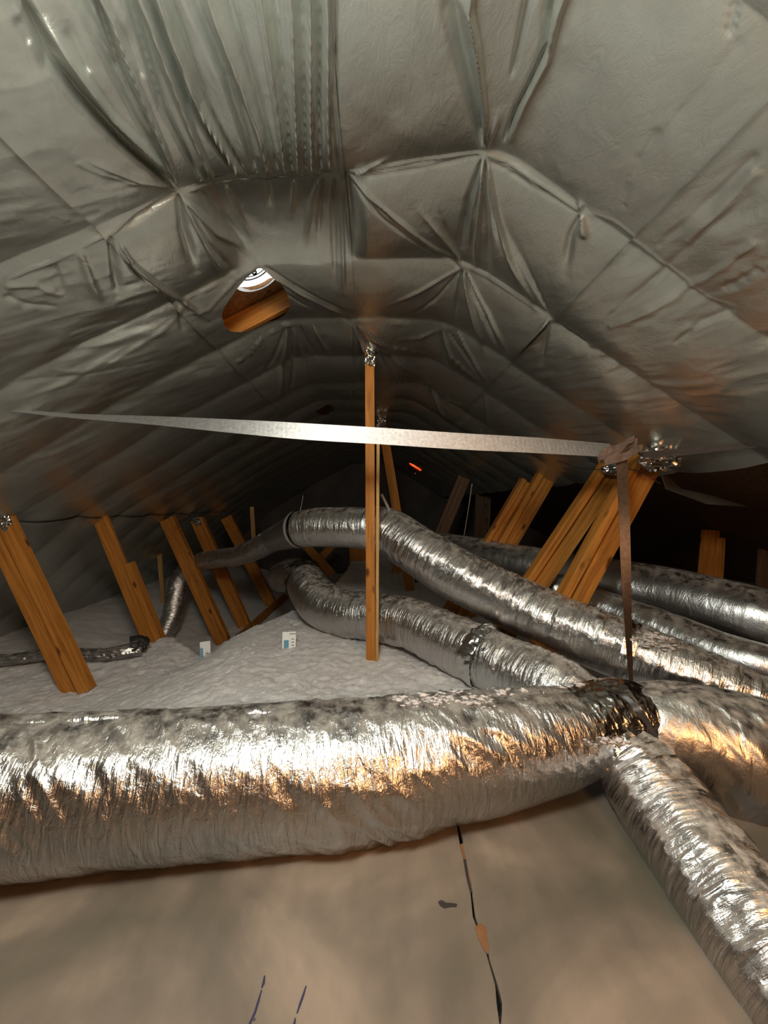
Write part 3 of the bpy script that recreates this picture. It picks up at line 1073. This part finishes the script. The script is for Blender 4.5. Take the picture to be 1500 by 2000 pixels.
# upper duct left of the post with reducer and small runs
upd = thing('flex_duct', P(650, 1070, 3.5), 'dusty upper foil duct passing behind the post at head height', 'duct')
adopt(tube('jacket', [P(586, 1033, 3.75), P(620, 1030, 3.66), P(670, 1030, 3.54), P(722, 1032, 3.42)], [.175, .185, .185, .185], M_DUCT, None, 160, 90, wr_flex(121, 0.004, 16, 0.012)), upd)
adopt(tube('reducer', [P(534, 1054, 4.05), P(560, 1044, 3.9), P(588, 1033, 3.74)], [.125, .15, .178], M_DARKDUCT, None, 60, 70, wr_flex(123, 0.003)), upd)
adopt(tube('clamp_wire', [P(583, 1034, 3.762), P(588, 1033, 3.738)], [.184, .184], M_CABLE, None, 6, 60), upd)

sm = thing('small_flex_duct', P(330, 1250, 5.0), 'thin crinkled foil duct drooping behind the left struts to the floor', 'duct')
adopt(tube('jacket', [P(540, 1050, 4.1), P(510, 1068, 4.4), P(470, 1085, 4.8), P(430, 1090, 5.2), P(390, 1098, 5.5), P(355, 1125, 5.6), P(343, 1165, 5.5), P(335, 1205, 5.4), P(318, 1245, 5.3)],
           [.125, .125, .12, .12, .12, .12, .12, .12, .11], M_DUCT, None, 300, 60, wr_flex(131, 0.014, 22, 0.014)), sm)
adopt(tube('tape_band', [P(368, 1112, 5.56), P(361, 1119, 5.585)], [.131, .131], M_TAPE, None, 16, 60, wr_crumple(133, 0.012)), sm)

# crushed duct lying on the left floor
cr = thing('crushed_duct', P(140, 1285, 3.75), 'crushed dull foil duct lying on the insulation behind the leftmost strut', 'duct')
adopt(tube('jacket', [P(-80, 1290, 3.42), P(20, 1288, 3.44), P(90, 1278, 3.5), P(150, 1278, 3.52), P(200, 1279, 3.54), P(240, 1273, 3.58), P(275, 1266, 3.66)],
           [.045, .05, .055, .06, .065, .07, .08], M_DARKDUCT, None, 180, 50, wr_crumple(141, 0.02), 0.75), cr)
adopt(tube('torn_end', [P(255, 1260, 3.6), P(272, 1256, 3.64), P(286, 1260, 3.68)], [.06, .055, .04], M_DARK, None, 24, 30, wr_crumple(143, 0.03)), cr)

# ducts at the back right
bk = thing('trunk_duct', P(1350, 1230, 2.9), 'large dull foil duct at the far right behind the orange struts', 'duct')
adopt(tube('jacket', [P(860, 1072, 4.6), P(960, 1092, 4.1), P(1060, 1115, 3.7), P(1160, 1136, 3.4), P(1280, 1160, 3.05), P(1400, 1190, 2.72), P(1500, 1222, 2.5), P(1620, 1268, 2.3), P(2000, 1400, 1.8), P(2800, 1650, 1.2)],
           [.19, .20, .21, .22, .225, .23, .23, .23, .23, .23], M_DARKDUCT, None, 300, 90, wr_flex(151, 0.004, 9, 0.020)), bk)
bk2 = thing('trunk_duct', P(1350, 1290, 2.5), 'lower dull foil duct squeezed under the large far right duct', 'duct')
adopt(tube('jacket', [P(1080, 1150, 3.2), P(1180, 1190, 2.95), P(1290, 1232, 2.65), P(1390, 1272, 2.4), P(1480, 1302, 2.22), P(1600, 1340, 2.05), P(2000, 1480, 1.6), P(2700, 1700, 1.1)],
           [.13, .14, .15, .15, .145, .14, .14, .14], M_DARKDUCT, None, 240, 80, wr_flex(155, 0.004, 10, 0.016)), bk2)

# ------------------------------------------------------------------ timbers
def beam_between(name, a, b_, w, t, wdir, mat, parent=None, bev=0.003):
    """timber from a to b; w along wdir, t across; local Z is the length"""
    a, b_ = Vector(a), Vector(b_)
    z = (b_ - a).normalized()
    x = (wdir - z * wdir.dot(z)).normalized()
    y = z.cross(x)
    L = (b_ - a).length
    o = bm_obj(name, box_bm((w, t, L), (0, 0, 0), bev), mat)
    o.matrix_world = Matrix.Translation((a + b_) / 2) @ Matrix((x, y, z)).transposed().to_4x4()
    if parent:
        M0 = o.matrix_world.copy()
        o.parent = parent
        o.matrix_parent_inverse = Matrix.Translation(-Vector(parent.location))
        o.matrix_world = M0
    return o


def wad(name, loc, size, mat, parent, seed, squash=(1, 1, 1), sub=4):
    bm = bmesh.new()
    bmesh.ops.create_icosphere(bm, subdivisions=sub, radius=1.0)
    co = np.array([v.co[:] for v in bm.verts])
    n = ridged(vn3(co[:, 0] * 2.2 + 9, co[:, 1] * 2.2, co[:, 2] * 2.2, seed)) + 0.5 * ridged(vn3(co[:, 0] * 5, co[:, 1] * 5 + 9, co[:, 2] * 5, seed + 1))
    for v, k in zip(bm.verts, n):
        v.co = Vector((v.co.x * squash[0], v.co.y * squash[1], v.co.z * squash[2])) * (size * (0.45 + 0.55 * k))
    bmesh.ops.translate(bm, vec=loc, verts=bm.verts)
    o = bm_obj(name, bm, mat)
    if parent:
        adopt(o, parent)
    return o


def strut(top_px, bot_px, y, main_w, stiff_w, side, label, group, zb=None, mat=M_WOOD, stiff_depth=0.10, foil=0.0, seed=0, stiff_from=0.0, yb=None, ext=0.02):
    a = P(*top_px, y)
    b_ = P(*bot_px, yb or y)
    if zb is not None:            # run on down into the insulation
        k = (CAMZ + zb - a.z) / (b_.z - a.z)
        b_ = a + (b_ - a) * k
    ax = (a - b_).normalized()
    p = Vector((ax.z, 0, -ax.x))
    if p.x < 0:
        p = -p
    a = a + ax * ext
    t = thing('roof_strut', (b_.x, b_.y, b_.z), label, 'wooden strut', group)
    m_off = -side * p * (stiff_w * 0.5)
    beam_between('board', b_ + m_off, a + m_off, main_w, 0.042, p, mat, t)
    s_off = side * p * (main_w * 0.5)
    a2 = a + (b_ - a) * stiff_from
    beam_between('stiffener', b_ + s_off + Yv * -(0.012), a2 + s_off + Yv * -0.012, stiff_w, stiff_depth, p, mat, t)
    if foil:
        wad('foil_wrap', a - ax * 0.03, foil, M_TAPE, t, 200 + seed, (1.0, 0.8, 1.0))
    return t


GL, GR = 'struts along the left slope', 'struts along the right slope'
strut((-8, 1012), (158, 1358), 3.0, .15, .075, 1, 'leftmost and nearest orange-brown strut, cut by the left picture edge', GL, -1.46, foil=0.0)
strut((203, 1012), (312, 1278), 4.1, .15, .065, 1, 'orange-brown strut with a knot, second from the left edge', GL, -1.6, stiff_from=0.35)
strut((328, 1016), (448, 1280), 5.4, .16, .05, 1, 'third strut from the left, crossed by the thin foil duct', GL, -2.12)
strut((386, 1016), (488, 1246), 6.2, .16, .05, 1, 'fourth strut from the left with a foil wad at its top', GL, -2.12, foil=.075, seed=1)
strut((443, 1012), (540, 1200), 7.5, .17, .05, 1, 'slim strut farthest along the left row, near the pale rod', GL, -2.12)
strut((1268, 892), (1122, 1160), 2.57, .150, .055, -1, 'bright orange strut behind the hanging strap, nearest on the right', GR, -1.25, foil=0.0)
strut((1196, 915), (1052, 1130), 3.0, .145, .055, -1, 'orange strut just left of the hanging strap', GR, -1.25, foil=.0, seed=3)
strut((1062, 938), (965, 1105), 4.07, .15, .06, -1, 'yellowish strut with a bright foil tip, right side of the leftmost right-hand pair', GR, -1.25, foil=.045, seed=4, mat=M_WOOD, ext=0.09)
strut((1018, 960), (938, 1095), 4.12, .11, .05, -1, 'yellowish strut tucked at the left of the strut with the foil tip', GR, -1.25, mat=M_WOOD, ext=0.12)
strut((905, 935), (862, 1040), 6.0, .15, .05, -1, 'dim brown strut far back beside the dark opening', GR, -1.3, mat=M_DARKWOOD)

# plate under the left struts
pl = beam_between('wall_plate', (-2.02, 3.9, CAMZ - 2.0), (-1.78, 8.4, CAMZ - 1.93), .22, .05, Zv, M_WOOD)
tag(pl, 'brown wooden plate under the feet of the left struts', 'beam')

# centre post
post = thing('ridge_post', P(727, 1292, 3.0), 'yellow-brown wooden post standing in the insulation at the centre', 'post')
pa, pb = P(727, 1300, 3.0), P(725, 690, 3.0)
beam_between('board', pa - Xv * 0.012, pb - Xv * 0.012, .072, .04, Xv, M_WOOD, post)
beam_between('stiffener', pa + Xv * 0.036, P(731, 838, 3.0) + Xv * 0.030, .024, .09, Xv, M_WOODPALE, post)
wad('foil_wrap', P(724, 703, 3.0), .060, M_TAPE, post, 211, (0.8, 0.8, 1.25))

lean = thing('leaning_brace', P(800, 1160, 5.3), 'pale brown brace board leaning behind the centre post', 'brace')
beam_between('board', P(803, 1168, 5.3), P(748, 835, 5.3), .12, .04, Xv, M_WOOD, lean)
wad('foil_wrap', P(744, 828, 5.3), .07, M_TAPE, lean, 212)

# right dim posts
dp = thing('ridge_post', P(1380, 1140, 3.6), 'dim wooden post behind the far right duct', 'post')
beam_between('board', P(1374, 1200, 3.9), P(1388, 1035, 3.9), .17, .04, Xv, M_WOOD, dp)
beam_between('stiffener', P(1398, 1200, 3.87), P(1406, 1050, 3.87), .08, .05, Xv, M_WOOD, dp)
dp2 = thing('ridge_post', P(1490, 1180, 3.9), 'reddish dark post at the right picture edge', 'post')
beam_between('board', P(1488, 1250, 3.9), P(1500, 1062, 3.9), .17, .05, Xv, M_DARKWOOD, dp2)

# boards at the back between the ducts
def back_board(a, b_, y, w, label, mat=M_WOOD):
    o = beam_between('truss_web', P(*a, y), P(*b_, y), w, .04, Xv, mat)
    return tag(o, label, 'board', 'truss webs at the back')


back_board((583, 1050), (650, 1122), 7.5, .16, 'slanting brown truss web under the upper duct')
back_board((700, 1122), (698, 1040), 8.5, .36, 'wide upright brown board under the upper duct beside the post', M_WOOD)
back_board((610, 1110), (655, 1058), 8.0, .15, 'brown truss web crossing under the upper duct')
back_board((852, 1075), (905, 935), 6.6, .16, 'dark brown truss web left of the dark opening', M_DARKWOOD)
back_board((940, 1062), (945, 930), 7.4, .30, 'wide dark brown board in the dark opening', M_DARKWOOD)
back_board((772, 1135), (790, 1085), 7.0, .22, 'short brown board behind the leaning brace')

# pale rods
for (a, b_, y, lab) in (((309, 1048), (322, 1215), 6.6, 'thin pale wooden rod between the second and third left struts'),
                        ((492, 990), (497, 1075), 7.0, 'thin pale wooden rod above the thin foil duct')):
    o = beam_between('wooden_rod', P(*b_, y), P(*a, y), .07, .03, Xv, M_WOODPALE)
    tag(o, lab, 'rod', 'thin rods on the left')

# ------------------------------------------------------------------ straps
hs = thing('tie_strap', P(40, 803, 2.07), 'bright galvanised strap stretched across the attic in front of the post', 'strap')
st_pts = [P(20, 800, 2.06), P(130, 811, 2.08), P(300, 821, 2.11), P(450, 832, 2.14), P(600, 843, 2.17), P(750, 852, 2.20), P(900, 862, 2.23), P(1050, 870, 2.26), P(1195, 880, 2.29)]
ang = [74, 68, 52, 32, 10, 5, 3, 10, 24]
wd = [Vector((0, math.sin(math.radians(a)), math.cos(math.radians(a)))) for a in ang]
adopt(ribbon('strap', st_pts, wd, [.096] * 9, M_STRAP, None, 140), hs)
ds = thing('tie_strap', P(1500, 865, 2.1), 'strap with its shade put into the colour, running from the strap knot to the right picture edge', 'strap')
adopt(ribbon('strap', [P(1250, 889, 2.24), P(1320, 884, 2.16), P(1420, 873, 1.96), P(1520, 862, 1.74), P(1700, 850, 1.42)], [Vector((0, .75, .5))] * 5, [.075] * 5, M_STRAPSHADE, None, 60), ds)
# knot of folded strap
kn = thing('strap_knot', P(1210, 895, 2.27), 'folded brown strap knot where the straps meet at the strut tops', 'strap')
for i, (pp, w_) in enumerate((([(1168, 900), (1185, 880), (1215, 872), (1245, 862)], .06), ([(1170, 893), (1195, 890), (1222, 868), (1238, 856)], .05), ([(1180, 902), (1215, 893), (1240, 880), (1255, 876)], .07))):
    adopt(ribbon('fold', [P(x, y, 2.25 - .02 * i) for x, y in pp], [Vector((0.2, .6, .7)), Vector((.5, .2, .8)), Vector((.2, .7, .6)), Vector((.4, .4, .8))], [w_] * 4, M_STRAPBR, None, 30, 0.0015, 0.006), kn)
hg = thing('hanger_strap', P(1232, 1335, 1.7), 'metal strap with a warm reflection put into its colour, hanging down from the knot to the duct junction', 'strap')
adopt(ribbon('strap', [P(1214, 893, 2.24), P(1217, 960, 2.16), P(1220, 1030, 2.07), P(1222, 1100, 1.99), P(1226, 1200, 1.88), P(1230, 1290, 1.76), P(1233, 1345, 1.64)],
             [Vector((1, .0, 0)), Vector((1, .1, 0)), Vector((1, -.15, 0)), Vector((1, -.1, 0)), Vector((1, .2, 0)), Vector((1, .4, 0)), Vector((1, .6, 0))], [.072, .068, .055, .053, .046, .036, .034], M_WARMSTRAP, None, 90), hg)
adopt(ribbon('loop', [P(1165, 1338, 1.52), P(1200, 1350, 1.44), P(1232, 1370, 1.375), P(1260, 1405, 1.335), P(1288, 1452, 1.32)],
             [Vector((1, 0, .3)), Vector((1, -.2, .4)), Vector((1, -.4, .6)), Vector((1, -.4, .5)), Vector((1, -.3, .3))], [.012, .016, .018, .018, .012], M_DARK, None, 60, 0.002, 0.004), hg)

# foil tape wads of the barrier around strut tops
for i, (px, y, s, sq, lab) in enumerate((((1292, 893), 2.33, .095, (1.2, .8, .85), 'big crumpled foil tape wad above the nearest right strut'),
                                        ((1193, 918), 2.9, .06, (1.3, .8, .6), 'small crumpled foil wad under the strap knot'),
                                        ((1240, 985), 2.9, .001, (1, 1, 1), ''),
                                        ((12, 1022), 2.95, .045, (.6, .6, 1.5), 'small bright foil wad at the left picture edge'))):
    if lab:
        tag(wad('foil_wad', P(*px, y), s, M_TAPE, None, 230 + i, sq), lab, 'foil tape')

# torn foil flap right of the nearest strut
def flap():
    pts = [P(1288, 915, 2.62), P(1330, 955, 2.7), P(1390, 968, 2.75), P(1460, 990, 2.75), P(1380, 985, 2.72), P(1300, 955, 2.62)]
    bm = bmesh.new()
    vs = [bm.verts.new(p) for p in pts]
    f = bm.faces.new(vs)
    bmesh.ops.triangulate(bm, faces=[f])
    bmesh.ops.subdivide_edges(bm, edges=bm.edges[:], cuts=3, use_grid_fill=True)
    bmesh.ops.solidify(bm, geom=bm.faces[:], thickness=0.003)
    return tag(bm_obj('foil_flap', bm, M_BARRIER), 'torn foil flap trailing right of the nearest right strut', 'foil')


flap()

# ------------------------------------------------------------------ roof vents
def vent_material(name, col, trans):
    m, nt, b = new_mat(name)
    b.inputs['Base Color'].default_value = (*col, 1)
    b.inputs['Roughness'].default_value = 0.5
    tr = N(nt, 'ShaderNodeBsdfTranslucent')
    tr.inputs['Color'].default_value = (*col, 1)
    mx = N(nt, 'ShaderNodeMixShader')
    mx.inputs[0].default_value = trans
    nt.links.new(b.outputs[0], mx.inputs[1])
    nt.links.new(tr.outputs[0], mx.inputs[2])
    nt.links.new(mx.outputs[0], nt.nodes['Material Output'].inputs['Surface'])
    return m


M_VENT = vent_material('white_vent_plastic', (0.86, 0.85, 0.82), 0.45)
M_REDVENT = vent_material('red_vent_plastic', (0.95, 0.26, 0.07), 0.8)

slope_n = Vector((-SL, 0, 1)).normalized()
sx = Vector((1, 0, SL)).normalized()


def lathe(name, prof, mat, origin, ax, parent, seg=48):
    x = ax.orthogonal().normalized()
    y = ax.cross(x)
    V, Fc = [], []
    for r, h in prof:
        for k in range(seg):
            a = 2 * math.pi * k / seg
            V.append(tuple(origin + x * (r * math.cos(a)) + y * (r * math.sin(a)) + ax * h))
    for i in range(len(prof) - 1):
        for k in range(seg):
            a, b_ = i * seg + k, i * seg + (k + 1) % seg
            Fc.append((a, b_, b_ + seg, a + seg))
    o = mesh_obj(name, V, Fc, mat, None, True)
    if parent:
        adopt(o, parent)
    return o


vo = Vector((VX, VY, dz(VX)))
vent = thing('roof_vent', vo, 'white round roof vent seen through the torn foil hole', 'vent')
lathe('collar', [(.142, -.012), (.150, -.012), (.150, .06), (.142, .06)], M_VENT, vo, slope_n, vent)
lathe('cap', [(.001, .058), (.04, .058), (.09, .055), (.141, .05)], M_VENT, vo, slope_n, vent)
lathe('rim_ring', [(.118, .046), (.124, .040), (.130, .046)], M_CABLE, vo, slope_n, vent)
lathe('rim_ring', [(.100, .050), (.104, .045), (.108, .050)], M_CABLE, vo, slope_n, vent)
lathe('hook', [(.010, .050), (.014, .038), (.018, .050)], M_DARK, vo + sx * -0.01 + Yv * 0.075, slope_n, vent, 16)
# far red vent
rn = Vector((SR, 0, 1)).normalized()
ro = Vector((RVX, RVY, dzr(RVX)))
v2 = thing('roof_vent', ro, 'small glowing red vent far back right of the post', 'vent')
lathe('collar', [(.155, -.01), (.165, -.01), (.165, .06), (.155, .06)], M_REDVENT, ro, rn, v2, 32)
lathe('cap', [(.001, .058), (.08, .056), (.156, .05)], M_REDVENT, ro, rn, v2, 32)

# ------------------------------------------------------------------ small things
def depth_card(px, y, w, h, tilt, label, blue_rect, ticks):
    base = P(*px, y)
    t = thing('depth_card', base, label, 'card')
    rot = Matrix.Rotation(tilt, 4, 'Z') @ Matrix.Rotation(-0.25, 4, 'X')

    def place(bm, name, mat, dy):
        bmesh.ops.transform(bm, matrix=Matrix.Translation(base) @ rot @ Matrix.Translation((0, dy, 0)), verts=bm.verts)
        return adopt(bm_obj(name, bm, mat), t)
    place(box_bm((w, .002, h), (0, 0, h / 2)), 'card', M_CARD, 0)
    x0, z0, x1, z1 = blue_rect
    place(box_bm(((x1 - x0) * w, .0006, (z1 - z0) * h), ((x0 + x1) / 2 * w - w / 2, 0, (z0 + z1) / 2 * h)), 'blue_print', M_BLUE, -.0014)
    for (tx, tz, tw) in ticks:
        place(box_bm((tw * w, .0006, .05 * h), (tx * w - w / 2, 0, tz * h)), 'print_mark', M_CABLE, -.0014)
    return t


depth_card((564, 1277), 3.18, .11, .175, 0.1, 'white insulation depth card with blue print on the mound', (.12, .12, .48, .62),
           [(.75, .90, .45), (.78, .66, .2), (.78, .52, .2), (.78, .38, .2), (.78, .24, .2)])
depth_card((402, 1300), 3.66, .09, .22, 0.5, 'shaded insulation depth card in the hollow beside the third left strut', (.02, .1, .28, .75), [(.65, .5, .3)])

# loose insulation tufts fallen on the ducts
def tufts():
    bm = bmesh.new()
    spots = []
    r = random.Random(5)
    for (cx0, cy0, sx_, sy_, y0, n) in ((830, 1368, 60, 9, 1.36, 60), (890, 1360, 45, 8, 1.38, 30), (940, 1370, 30, 12, 1.36, 22), (985, 1352, 25, 9, 1.42, 16),
                                        (1275, 1246, 32, 9, 2.06, 50), (1300, 1262, 30, 8, 2.0, 16), (1110, 1338, 25, 5, 1.45, 30), (1190, 1447, 28, 6, 1.31, 30)):
        for k in range(n):
            spots.append((r.gauss(cx0, sx_ * .6), r.gauss(cy0, sy_ * .6), y0))
    return spots


def tuft_object():
    """each tuft is dropped on the duct below it"""
    deps = bpy.context.evaluated_depsgraph_get()
    deps.update()
    bm = bmesh.new()
    r = random.Random(9)
    for (px, py, y0) in tufts():
        d = ray(px, py).normalized()
        hit, loc, nrm, _, ob, _ = scene.ray_cast(deps, C0 + d * 0.2, d)
        if not hit or nrm.z < 0.15:
            continue
        s = r.choice((.003, .004, .005, .009)) * (loc - C0).length / 1.6
        rr0 = bmesh.ops.create_icosphere(bm, subdivisions=2, radius=s)
        for v in rr0['verts']:
            k = 0.3 + 1.3 * r.random()
            v.co = Vector((v.co.x * k * 1.7, v.co.y * k * 1.3, v.co.z * k * .45)) + loc + nrm * s * 0.1
    o = bm_obj('insulation_tufts', bm, M_TUFT, None, True)
    return tag(o, 'loose white insulation tufts scattered on top of the ducts', 'insulation', kind='stuff')


tuft_object()

# marker letters on the low duct
def marker_on(pxs, w, parent):
    deps = bpy.context.evaluated_depsgraph_get()
    bm = bmesh.new()
    for pts in pxs:
        q = []
        for p in pts:
            d = ray(*p).normalized()
            hit, loc, nrm, _, ob, _ = scene.ray_cast(deps, C0 + d * 0.2, d)
            q.append((loc + nrm * 0.003, nrm))
        for (a, na), (b_, nb) in zip(q[:-1], q[1:]):
            s = na.cross(b_ - a).normalized() * w
            vs = [bm.verts.new(v) for v in (a - s, a + s, b_ + s, b_ - s)]
            f = bm.faces.new(vs)
    bmesh.ops.solidify(bm, geom=bm.faces[:], thickness=0.001)
    return adopt(bm_obj('marker_letters', bm, M_INK), parent)


marker_on([[(938, 1262), (935, 1268)], [(941, 1266), (940, 1271), (943, 1271), (944, 1266), (945, 1272)], [(947, 1273), (949, 1268), (951, 1268)],
           [(922, 1254), (928, 1259), (935, 1261)]], 0.0022, low)['label'] = 'black marker letters'


# thin wires around the far ducts
def wire(pts, y, r, label, mat=M_CABLE):
    o = tube('hanger_wire', [P(px, py, yy) for (px, py), yy in zip(pts, y)], [r] * len(pts), mat, None, 40, 8)
    return tag(o, label, 'wire')


wire([(592, 968), (588, 990), (583, 1010)], [3.7, 3.72, 3.74], .004, 'thin wire rising from the dusty upper duct')
wire([(745, 965), (755, 985), (762, 1000)], [3.3, 3.3, 3.3], .012, 'short grey strap end on top of the duct beside the post')
wire([(922, 945), (914, 1000), (904, 1060)], [4.6, 4.6, 4.6], .006, 'pale hanger wire above the far duct')
wire([(1090, 900), (1140, 915), (1190, 917), (1240, 918), (1290, 945)], [2.5, 2.49, 2.47, 2.46, 2.45], .003, 'dark thin cable looped over the right strut tops', M_DARK)
